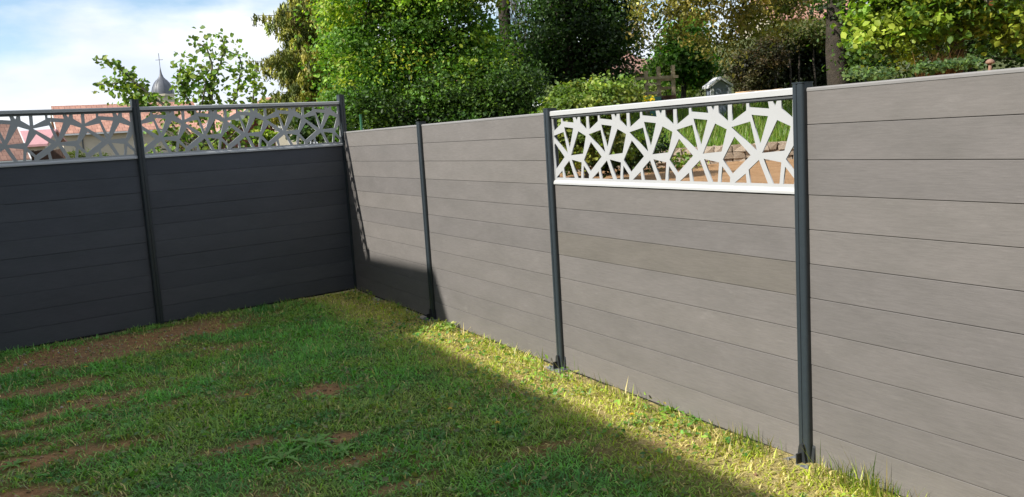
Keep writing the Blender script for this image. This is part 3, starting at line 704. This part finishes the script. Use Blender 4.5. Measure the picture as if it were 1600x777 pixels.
ctint = np.repeat(tints(len(sp) // 14 + 1, [(.36, .36, .075), (.27, .29, .06), (.17, .20, .045), (.46, .42, .10), (.12, .15, .035)], .18), 14 * k, 0)[:n] * (1 + .2 * rng.normal(size=(n, 1)))
sp = np.repeat(sp, k, 0) + rng.normal(0, .016, (n, 3)) + ho; on = np.repeat(on, k, 0)
leaves('crown', sp, on + rng.normal(0, .5, (n, 3)), .06 + .07 * rng.random(n), np.clip(ctint, .01, 1), M['needle'], gc, .28, ((0, 0, -1), .35))

# golden tree with the thick trunk at the right
D = 14
gb = gpt(1312, D)
tree('golden_tree', gb, P(1296, -420, D), .185,
     [blob(1130, 20, D + 1.8, 1.25, 1.0, .55), blob(1040, 10, D + 1.8, .75, .9, .5), blob(1200, 25, D + 1.8, .8, .8, .4), blob(1010, 70, D + 2, .35, .5, .28), blob(1120, 75, D + 1.8, .6, .6, .28), blob(1245, -20, D + 2.4, .8, .9, .5), blob(1130, -75, D + 1, 1.6, 1.4, .6)],
     330, 62, .16, .075, GOLD + [(.16, .18, .045)], 'thick trunked tree with golden olive foliage reaching left', group=TG, limbs=22, upn=.45, aspect=.45, drop=((0, 0, -.8), .7), shell=.3, lo=.5)
# young maple
tree('young_maple', gpt(1070, 21), P(1072, 30, 21), .07, [blob(1070, 90, 21, .62, .6, .75), blob(1040, 100, 21, .35, .4, .35), blob(1100, 110, 21, .35, .4, .4), blob(1075, 50, 21, .5, .5, .5)],
     190, 60, .14, .10, [(.11, .24, .028), (.085, .18, .025), (.18, .28, .04)], 'young green maple behind the climbing frame', group=TG, limbs=14)
tree('bronze_shrub', gpt(1165, 18), P(1165, 80, 18), .05, [blob(1172, 112, 18, .42, .5, .45), blob(1195, 90, 18, .4, .4, .4), blob(1158, 132, 18, .2, .3, .2)],
     150, 60, .10, .05, [(.10, .075, .035), (.07, .075, .03), (.14, .10, .05), (.05, .06, .02)], 'bronze brown shrub right of the little grey shed', 'shrub', limbs=14)
# clipped hedge with bare stems
hd = empty('hedge', gpt(1245, 19)); tag(hd, 'dark clipped hedge with bare stems between bronze shrub and thick trunk', 'hedge'); b = np.array(hd.location)
for px in (1212, 1236, 1248, 1276):
    mb = MB(); q0 = P(px, 165, 18.3 + .3 * rng.random()) - b; q1 = P(px + rng.normal(0, 4), 50, 18.6) - b; limb(mb, q0, q1, .028, .015, .03, 7, 6); mb.obj('stem', M['bark'], hd, smooth=True)
c, on, lp, ln_, idx = crown_pts([blob(1245, 50, 18.7, .85, .7, .22), blob(1215, 60, 18.7, .4, .6, .2), blob(1280, 55, 18.7, .4, .6, .22)], 120, 70, .11, .2); n = len(lp)
leaves('hedge_top', lp - b, ln_ * .5 + rng.normal(size=(n, 3)) + np.array([0, 0, .7]), .05 + .04 * rng.random(n), tints(n, [(.13, .16, .04), (.09, .12, .03), (.16, .15, .06)], .2), M['leaf'], hd)  # lighter tints than the body: sunlight on the top put into the leaf colour
c, on, lp, ln_, idx = crown_pts([blob(1240, 105, 19.6, 1.0, .5, .7), blob(1290, 100, 19.6, .6, .5, .8), blob(1205, 110, 19.6, .4, .4, .6), blob(1350, 90, 19.6, .8, .5, .9)], 260, 70, .15, .1); n = len(lp)
leaves('hedge_body', lp - b, ln_ * .5 + rng.normal(size=(n, 3)), .06 + .05 * rng.random(n), tints(n, [(.022, .035, .014), (.03, .05, .016), (.045, .05, .025)], .25), M['leaf'], hd)
# light green bush behind the fence
tree('round_bush', gpt(915, 10.2), P(915, 150, 10.2), .035, [blob(915, 165, 10.2, .52, .5, .28), blob(880, 175, 10.2, .34, .4, .26), blob(950, 160, 10.2, .36, .4, .28), blob(890, 225, 10.1, .5, .4, .3), blob(960, 215, 10.3, .35, .4, .25)],
     300, 55, .075, .045, [(.20, .28, .045), (.15, .23, .04), (.26, .32, .07), (.10, .16, .03)], 'light green rounded bush behind the post left of the white panel', 'bush', bark='bark_grey', limbs=26, shell=.3)
# large leaved hazel at the right
D = 11
tree('hazel_tree', gpt(1500, D + .6), P(1480, -260, D + .6), .11,
     [blob(1400, 10, D, .65, .7, .45), blob(1500, 0, D, .8, .8, .45), blob(1380, 60, D, .35, .5, .25), blob(1450, 45, D, .5, .6, .28), blob(1545, 35, D - .2, .5, .6, .25), blob(1610, 20, D, .6, .8, .5), blob(1480, -80, D, 1.4, 1.2, .6), blob(1590, 65, D + .3, .25, .4, .1), blob(1395, 90, D + .3, .3, .4, .12), blob(1430, 75, D + .2, .3, .4, .15)],
     430, 46, .13, .07, [(.24, .33, .038), (.18, .27, .032), (.30, .38, .05), (.10, .18, .025)], 'large leaved hazel tree overhanging the right end of the fence', group=TG, limbs=26, aspect=.8, shell=.2, upn=.9)
tree('dark_shrub', gpt(1480, 13.5), P(1480, 60, 13.5), .05, [blob(1420, 70, 13.5, 1.0, .5, .6), blob(1530, 60, 13.5, 1.0, .5, .6), blob(1620, 60, 13.5, .7, .5, .7), blob(1345, 90, 14, .5, .5, .4), blob(1400, 20, 14, 1.2, .6, .7), blob(1560, 0, 14, 1.3, .6, .7)],
     300, 70, .17, .065, [(.06, .12, .02), (.09, .17, .03), (.04, .08, .018)], 'dark shrubbery in shade behind the large leaved hazel', 'shrub', limbs=16, shell=.1)
# ivy and dry fern
n = 1920; ix = np.repeat(np.concatenate([rng.uniform(1440, 1530, 22), rng.uniform(1335, 1400, 10)]), 60) + rng.normal(0, 9, n); q = np.array([P(a, 124 - (a - 1330) * .11 + rng.normal(0, 4) - 9 * float(vnoise(a, 3.3, .05)), 9.6 + rng.random() * 1.4) for a in ix])
iv = leaves('ivy', q, rng.normal(size=(n, 3)) * .6 + np.array([-.3, -.3, .8]), .03 + .03 * rng.random(n), tints(n, [(.05, .10, .03), (.08, .14, .04), (.14, .22, .06)], .2), M['leaf'], aspect=.9); tag(iv, 'ivy ground cover just above the top of the right-hand fence bay', 'ivy', kind='stuff')
fe = empty('dry_fern', tuple(P(1468, 112, 10.6))); tag(fe, 'dry reddish brown fern clump under the hazel', 'fern'); n = 420
az = rng.uniform(0, 2 * np.pi, n); blades('fronds', rng.normal(0, .09, n), rng.normal(0, .09, n), np.full(n, -.05), .18 + .22 * rng.random(n), np.full(n, .012), np.clip(rng.normal(.7, .2, n), .1, .97), tints(n, [(.16, .085, .04), (.12, .07, .035), (.20, .13, .06)], .2), M['grass'], az, fe)
# mushroom ornament and sawn branch
q = P(1547, 104, 9.4); o = empty('mushroom_ornament', tuple(q)); tag(o, 'small terracotta mushroom ornament above the fence at right', 'ornament')
o.scale = (.75, .75, .75)
MB().lathe([(.0, -.12), (.028, -.12), (.024, -.02), (.020, .05), (.0, .05)], 12).obj('stem', M['terracotta'], o, smooth=True)
MB().lathe([(.0, .042), (.050, .038), (.062, .05), (.055, .078), (.03, .098), (0, .105)], 14).obj('cap', M['terracotta'], o, smooth=True)
q = P(1549, 5, 10.3); o = empty('sawn_branch', tuple(q)); tag(o, 'sawn branch stub with pale orange cut face among hazel leaves', 'branch')
dv = np.array([.45, .6, .35]); MB().tube([(0, 0, 0), dv * .5, dv], [.034, .032, .026], 10).obj('branch', M['bark_grey'], o, smooth=True)
a_ = Vector(dv).normalized(); mb = MB(); mb.tube([-a_ * .006, a_ * .0005], .031, 10); mb.obj('cut_face', plain('cut_face', (.62, .26, .10), .8, .15, 20, .1), o)

# sapling in front of the church
sa = empty('sapling', (0, 0, 0)); D = 12.2; g0 = gpt(345, D); sa.location = g0; b = np.array(g0); tag(sa, 'thin branched young tree with sparse leaves rising above the left fence', 'tree')
mb = MB(); lv = []
paths = [[(330, 300), (335, 200), (325, 140), (345, 100), (352, 75), (342, 55)], [(330, 300), (300, 215), (262, 170), (238, 150), (212, 130), (190, 110), (172, 97), (155, 92)], [(335, 300), (345, 200), (365, 160), (375, 125), (378, 100), (368, 78)],
         [(330, 300), (320, 210), (300, 170), (285, 140), (295, 118), (296, 110)], [(335, 300), (370, 210), (395, 165), (398, 130), (396, 113)], [(335, 300), (325, 200), (330, 150), (332, 100), (322, 72), (308, 68)], [(330, 300), (290, 220), (262, 185), (240, 165), (215, 160)],
         [(335, 300), (355, 220), (385, 190), (405, 175)], [(330, 300), (318, 230), (312, 180), (322, 130), (310, 112)], [(320, 270), (300, 230), (270, 210), (245, 200)], [(335, 270), (360, 240), (385, 225), (400, 215)], [(330, 280), (325, 240), (340, 215), (350, 190)], [(325, 280), (290, 245), (262, 235), (240, 232)],
         [(205, 124), (190, 128), (170, 132), (152, 133)], [(232, 147), (222, 146), (205, 146), (190, 150)], [(285, 140), (280, 115), (284, 95)]]
for k, pa in enumerate(paths):
    dd_ = D + rng.uniform(-.5, .5); pts = [P(x, y, D + (dd_ - D) * i / len(pa)) - b for i, (x, y) in enumerate(pa)]
    fine = []
    for i in range(len(pts) - 1):
        for t in np.linspace(0, 1, 4)[:-1]: fine.append(pts[i] * (1 - t) + pts[i + 1] * t + rng.normal(0, .006, 3))
    fine.append(pts[-1]); nf = len(fine)
    mb.tube(fine, [(.022 if k < 13 else .010) * (1 - .85 * i / nf) + .003 for i in range(nf)], 5)
    for i in range(nf):
        y_ = 388.5 - FPX * ((fine[i] + b - CAM) @ UV) / ((fine[i] + b - CAM) @ FV)
        if y_ < 235:
            sparse = (k in (1, 13)) and i > nf * .45
            m_ = 7 if sparse else (18 if 110 < y_ < 165 else 9)
            for _ in range(m_): lv.append(fine[i] + rng.normal(0, .05 if sparse else .085, 3))
mb.obj('trunk', M['bark_grey'], sa, smooth=True)
lv = np.array(lv); dl = lv + b - CAM; ux = 800 + FPX * (dl @ RV) / (dl @ FV); uy = 388.5 - FPX * (dl @ UV) / (dl @ FV)
lv = lv[~((ux > 231) & (ux < 266) & (uy < 146))]; n = len(lv)      # a gap in the twigs
leaves('crown', lv, rng.normal(size=(n, 3)) * .8 + np.array([-.2, -.3, .6]), .05 + .05 * rng.random(n), tints(n, [(.20, .32, .06), (.15, .26, .05), (.28, .37, .07), (.22, .30, .07)], .2), M['leaf'], sa, .75)

# shrubs seen low through the left panels
for px, py, D, r_, nm, lb, cols in ((125, 246, 44, .7, 'garden_bush', 'small yellow green bush at the foot of the cream house', [(.16, .20, .03), (.12, .16, .03)]),
                          (408, 214, 16, .22, 'garden_bush', 'green bush seen low through the panel, left of the cream pier', GREEN),
                          (500, 200, 15, .5, 'garden_bush', 'dark bush behind the panel end by the corner post', DARK + [(.10, .16, .03)]),
                          (1042, 140, 23, .8, 'garden_bush', 'pale green bush glimpsed through the wooden climbing frame', [(.20, .28, .05), (.15, .22, .04)]),
                          (978, 158, 22, .6, 'garden_bush', 'wispy yellow green bush left of the climbing frame', [(.24, .27, .07), (.16, .2, .05)]),
                          (300, 228, 15, .4, 'garden_bush', 'mixed brown green bush under the sapling', [(.10, .12, .03), (.12, .09, .04), (.06, .10, .02)])):
    tree(nm, gpt(px, D), P(px, py, D), .03, [blob(px, py, D, r_, r_, r_ * .55), blob(px + r_ * 40, py + 4, D, r_ * .7, r_ * .6, r_ * .5)], 60, 60, r_ * .14, .07, cols, lb, 'bush', limbs=10)

# ------------------------------------------------------------------ the neighbour's garden
# soil bed as a sheet following the terrain
sx, sy = np.meshgrid(np.linspace(-3.0, 9.5, 70), np.linspace(5.5, 12.95, 60))    # lateral, depth
X = CAM[0] + sx * RH[0] + sy * FH[0]; Y = CAM[1] + sx * RH[1] + sy * FH[1]
Z = terrain(X, Y) + .02 + .05 * fbm(X, Y, 3.0)
ok = (X > .45)
i = np.arange(X.size).reshape(X.shape); F = np.stack([i[:-1, :-1], i[:-1, 1:], i[1:, 1:], i[1:, :-1]], -1).reshape(-1, 4)
okf = ok.ravel()[F].all(1); me = np_mesh('soil_bed', np.stack([X, Y, Z], -1).reshape(-1, 3), [F[okf]]); me.shade_smooth()
tag(link('soil_bed', me, M['soil']), kind='structure')
# low retaining wall of stones
rw = empty('retaining_wall', (0, 0, 0)); tag(rw, 'low rubble stone retaining wall behind the soil bed', 'wall')
stone_meshes = []
for k in range(8):
    mb = MB(); mb.box((-.5, -.5, -.5), (.5, .5, .5)); v = np.array(mb.v); v *= np.where(v[:, 2:] > 0, .9, 1.0) ; v += rng.normal(0, .07, v.shape)
    mb.v = [tuple(a) for a in v]; me = mb.mesh('stone'); me.materials.append(M['stone']); stone_meshes.append(me)
rz_ = math.atan2(RH[1], RH[0])
for row in range(3):
    l = 0.9
    while l < 6.4:
        w_ = rng.uniform(.11, .24); c = CAM[:2] + RH * (l + w_ / 2) + FH * 12.98
        if c[0] > .6:
            zz = float(terrain(*(CAM[:2] + RH * (l + w_ / 2) + FH * 12.7)))
            o = link('stone', stone_meshes[rng.integers(8)], None, rw, (c[0], c[1], zz + .06 + row * .10), rz_); o.scale = (w_ * .96, .2, .105)
        l += w_
mb = MB(); q = CAM[:2] + RH * .9 + FH * 13.04; mb.box((0, 0, -.2), (5.5, .12, .30)); mb.obj('mortar_core', M['mortar'], rw, (q[0], q[1], 1.0), rz_)
# meadow grass on the slope
n = 42000; sl_ = rng.uniform(-1.5, 8, n); sd_ = 13.1 + 9 * rng.random(n) ** 1.4
X = CAM[0] + sl_ * RH[0] + sd_ * FH[0]; Y = CAM[1] + sl_ * RH[1] + sd_ * FH[1]
tag(blades('meadow_grass', X, Y, terrain(X, Y) - .06, .10 + .16 * rng.random(n), .010 + .008 * rng.random(n), np.clip(rng.normal(.4, .2, n), .05, .9), tints(n, [(.17, .31, .04), (.22, .36, .05), (.13, .23, .035), (.30, .33, .10)], .15), M['grass']), 'long bright grass on the slope behind the stone wall', 'grass', kind='stuff')
# little plants in the soil bed
for px, py, D, r_, lb in ((1170, 289, 9.6, .07, 'small weed in the soil bed seen through middle of the white panel'), (1228, 280, 9.9, .07, 'small weed in the soil bed near the right end of the panel'), (1065, 252, 12.2, .26, 'leafy green clump in front of the retaining wall')):
    q = P(px, py, D); o = empty('weed_plant', tuple(q - np.array([0, 0, r_ * .5]))); n = int(60 + 900 * r_ ** 1.2)
    leaves('foliage', rng.normal(0, r_ * .5, (n, 3)) * np.array([1, 1, .5]) + np.array([0, 0, r_ * .5]), rng.normal(size=(n, 3)) + np.array([0, 0, .8]), .03 + r_ * .18 * rng.random(n), tints(n, GREEN, .2), M['leaf'], o); tag(o, lb, 'plant')
tree('dark_shrub', gpt(930, 11.6), P(930, 200, 11.6), .03, [blob(900, 225, 11.6, .55, .4, .38), blob(960, 222, 11.8, .5, .4, .36), blob(1010, 228, 12.2, .3, .3, .25)], 170, 60, .09, .05, DARK + [(.05, .09, .02)], 'dark bushes behind the left half of the white panel', 'shrub', limbs=12)
q = P(1040, 275, 10.4); o = MB().tube([(0, 0, -.3), (0.01, 0, .16)], .008, 6).obj('garden_stake', M['rust'], None, tuple(q)); tag(o, 'thin rusty stake in the soil seen through the panel', 'stake')
# green metal post behind the corner
q = P(565, 200, 11.6); o = empty('fence_stake', tuple(q)); MB().tube([(0, 0, -1.6), (0, 0, .17)], .018, 8).obj('stake', M['greenpole'], o); MB().lathe([(.0, .175), (.021, .172), (.021, .16), (.018, .155)], 8).obj('stake_cap', M['greenpole'], o); tag(o, 'green metal stake standing behind the fence near the corner', 'stake')
# wooden climbing frame
D = 17.5; q = P(1030, 185, D); cf = empty('climbing_frame', tuple(q), rz_); tag(cf, 'weathered wooden climbing frame of posts and crossbars', 'climbing frame'); u = D / FPX
def cp(px, py): return ((px - 1030) * u, (185 - py) * u + (px - 1030) * u * .06)
for px, t_ in ((1012, 110), (1031.5, 106), (1054, 106)):
    x, z = cp(px, t_); MB().box((x - .036, -.036, -.5), (x + .036, .036, z)).obj('post', M['wood'], cf)
for x0, x1, py, yo in ((985, 1061, 120, -.085), (1011, 1033, 131, -.08), (1011, 1033, 144.5, -.08), (1032, 1058, 126, .05), (1032, 1058, 139, .05)):
    a = cp(x0, py); c = cp(x1, py); mb = MB(); mb.box((a[0], yo, a[1] - .027), (c[0], yo + .034, a[1] + .027)); mb.obj('crossbar', M['wood'], cf)
MB().box((cp(1015, 0)[0], -.3, cp(0, 156)[1] - .2), (cp(1030, 0)[0], .3, cp(1022, 152)[1])).obj('seat_box', M['teal'], cf)
MB().box((cp(1034, 0)[0], -.3, cp(0, 156)[1] - .2), (cp(1053, 0)[0], .3, cp(1043, 152)[1])).obj('seat_box', M['brownwood'], cf)
# grey garden shed
D = 17; q = P(1127, 175, D); sh = empty('garden_shed', tuple(q), rz_ + .06); tag(sh, 'little blue grey garden shed with pale gabled roof', 'shed'); u = D / FPX
w_ = 14 * u; h_ = (175 - 136) * u
MB().prism([(-w_, -.5), (w_, -.5), (w_, h_), (0, h_ + .13), (-w_, h_)], 'y', 0, .4).obj('wall', M['shedgrey'], sh)
for s_ in (-1, 1): MB().prism([(s_ * (w_ + .06), h_ - .02), (0, h_ + .14), (0, h_ + .19), (s_ * (w_ + .06), h_ + .03)], 'y', -.05, .45).obj('roof', M['shedpale'], sh)
for s_ in (-1, 1): MB().box((s_ * w_ - .03, -.035, -.5), (s_ * w_ + .03, -.002, h_ - .03)).obj('corner_post', M['shedpale'], sh)
for x in np.arange(-w_ + .04, w_ - .06, .08): MB().box((x, -.016, -.4), (x + .068, -.001, h_ - .04)).obj('plank', M['shedgrey'], sh)
# sawn poles lying on the ground
for k, (x0, y0, x1, y1) in enumerate(((1150, 146.5, 1182, 143), (1180, 144.5, 1205, 142), (1200, 143.5, 1222, 139.5))):
    a = P(x0, y0, 12.6); c = P(x1, y1, 12.8); o = MB().tube([a * 0, c - a], [.02, .018], 8).obj('cut_pole', M['cutwood'], None, tuple(a), smooth=True)
    tag(o, ('pale sawn pole lying behind the white panel, nearest the shed', 'pale sawn pole in the middle of three behind the panel', 'pale sawn pole nearest the tall post at right')[k], 'pole', 'sawn poles lying behind the white panel')
n = 260; q = np.array([P(rng.uniform(1005, 1022), rng.uniform(150, 166), 12.5 + rng.random()) for _ in range(n)]); fl = leaves('yellow_flowers', q, rng.normal(size=(n, 3)) + np.array([0, 0, .6]), .03 + .02 * rng.random(n), tints(n, [(.75, .55, .02), (.10, .18, .03)], .1), M['leaf'], aspect=.9); tag(fl, 'yellow flowers growing below the climbing frame', 'flowers', kind='stuff')

# ------------------------------------------------------------------ dandelions and leafy weeds on the lawn
def dandelion(px, py, flower, nl, size, label, rot):
    x, y = gp(px, py); o = empty('dandelion', (x, y, float(lawn_z(x, y)) + .004), rot); V = []; F = []; cl = []
    for k in range(nl):
        a = k * 2.4 + rng.normal(0, .3); L = size * rng.uniform(.7, 1.15); d = np.array([math.cos(a), math.sin(a)]); s = np.array([-d[1], d[0]]); m_ = 7; base_ = len(V)
        for j in range(m_ + 1):
            t = j / m_; w_ = L * .13 * (math.sin(math.pi * min(t * .85 + .1, 1)) * (1 + .45 * (-1) ** j)); z = L * (.45 * t - .38 * t * t)
            for sg in (-1, 0, 1): V.append((*(d * L * t + s * sg * w_), z + abs(sg) * w_ * .35))
        for j in range(m_):
            for e in (0, 1): i0 = base_ + j * 3 + e; F.append((i0, i0 + 1, i0 + 4, i0 + 3))
        c_ = np.array([.17, .36, .06]) * rng.uniform(.75, 1.25); cl += [c_] * ((m_ + 1) * 3)
    me = np_mesh('leaf_rosette', np.array(V), [np.array(F)], np.array(cl)); link('leaf_rosette', me, M['grass'], o)
    if flower:
        hgt = .06; MB().tube([(0, 0, 0), (.004, .004, hgt)], .0022, 5).obj('flower_stem', M['greenpole'], o)
        V = []; F = []
        for k in range(44):
            a = k * 2.399; L = .016 * (.45 + .55 * (k / 44)); d = np.array([math.cos(a), math.sin(a)]); s = np.array([-d[1], d[0]]); i0 = len(V); z = hgt + .006 - .006 * k / 44
            V += [(.004, .004, z - .003), (*(d * L + s * .0022 + .004), z), (*(d * L * 1.1 + .004), z), (*(d * L - s * .0022 + .004), z)]; F.append((i0, i0 + 1, i0 + 2, i0 + 3))
        np_ = np_mesh('flower_head', np.array(V), [np.array(F)]); link('flower_head', np_, M['yellow'], o)
    tag(o, label, 'dandelion', 'dandelions in the lawn')
for k, (px, py, fl, nl, sz, lb) in enumerate(((988, 663, 1, 7, .07, 'flowering dandelion at the edge of sunlight on the lawn'), (705, 652, 1, 8, .08, 'flowering dandelion in shade at the middle of lawn'), (780, 676, 1, 5, .06, 'small flowering dandelion right of the other shaded one'),
     (388, 628, 1, 6, .07, 'flowering dandelion left of the worn earth patch'), (110, 640, 1, 5, .06, 'flowering dandelion on the worn ground at left'), (135, 583, 1, 6, .07, 'flowering dandelion below the bare earth by the left fence'), (165, 586, 0, 7, .08, 'flowerless dandelion rosette below the bare earth by the left fence'),
     (495, 690, 0, 11, .15, 'big broad leaved rosette at the front centre of lawn'), (440, 715, 0, 10, .13, 'broad leaved rosette just left of the biggest one'), (535, 700, 0, 8, .11, 'smaller broad leaved rosette right of the biggest one'), (65, 578, 0, 8, .10, 'pale green rosette on bare earth near the left edge'), (300, 660, 0, 9, .11, 'bright green rosette in the left half of lawn'),
     (285, 728, 0, 7, .09, 'low rosette near the front left of lawn'), (705, 508, 0, 9, .11, 'sunlit leafy weed by the second post foot from the corner'), (1060, 642, 0, 11, .13, 'sunlit leafy weed against the fence below the white panel'), (1085, 655, 0, 9, .11, 'grey green weed beside the leafy one below the white panel'), (20, 728, 0, 8, .10, 'rosette at the lower left corner of lawn'))):
    dandelion(px, py, fl, nl, sz, lb, k * .9)
# dry grass stalks and leaves lying about
n = 1400; x = rng.uniform(-5, -.1, n); y = rng.uniform(-7.6, -.4, n); k = y < x * math.tan(PHI) - .1; x, y = x[k], y[k]; n = len(x)
tag(blades('dry_stalks', x, y, lawn_z(x, y) + .006, .06 + .09 * rng.random(n), .003 + .003 * rng.random(n), np.full(n, .965), tints(n, [(.30, .25, .13), (.22, .17, .09), (.36, .32, .20)], .15), M['grass']), 'dry cut stalks lying loose on the lawn', 'dry grass', kind='stuff')
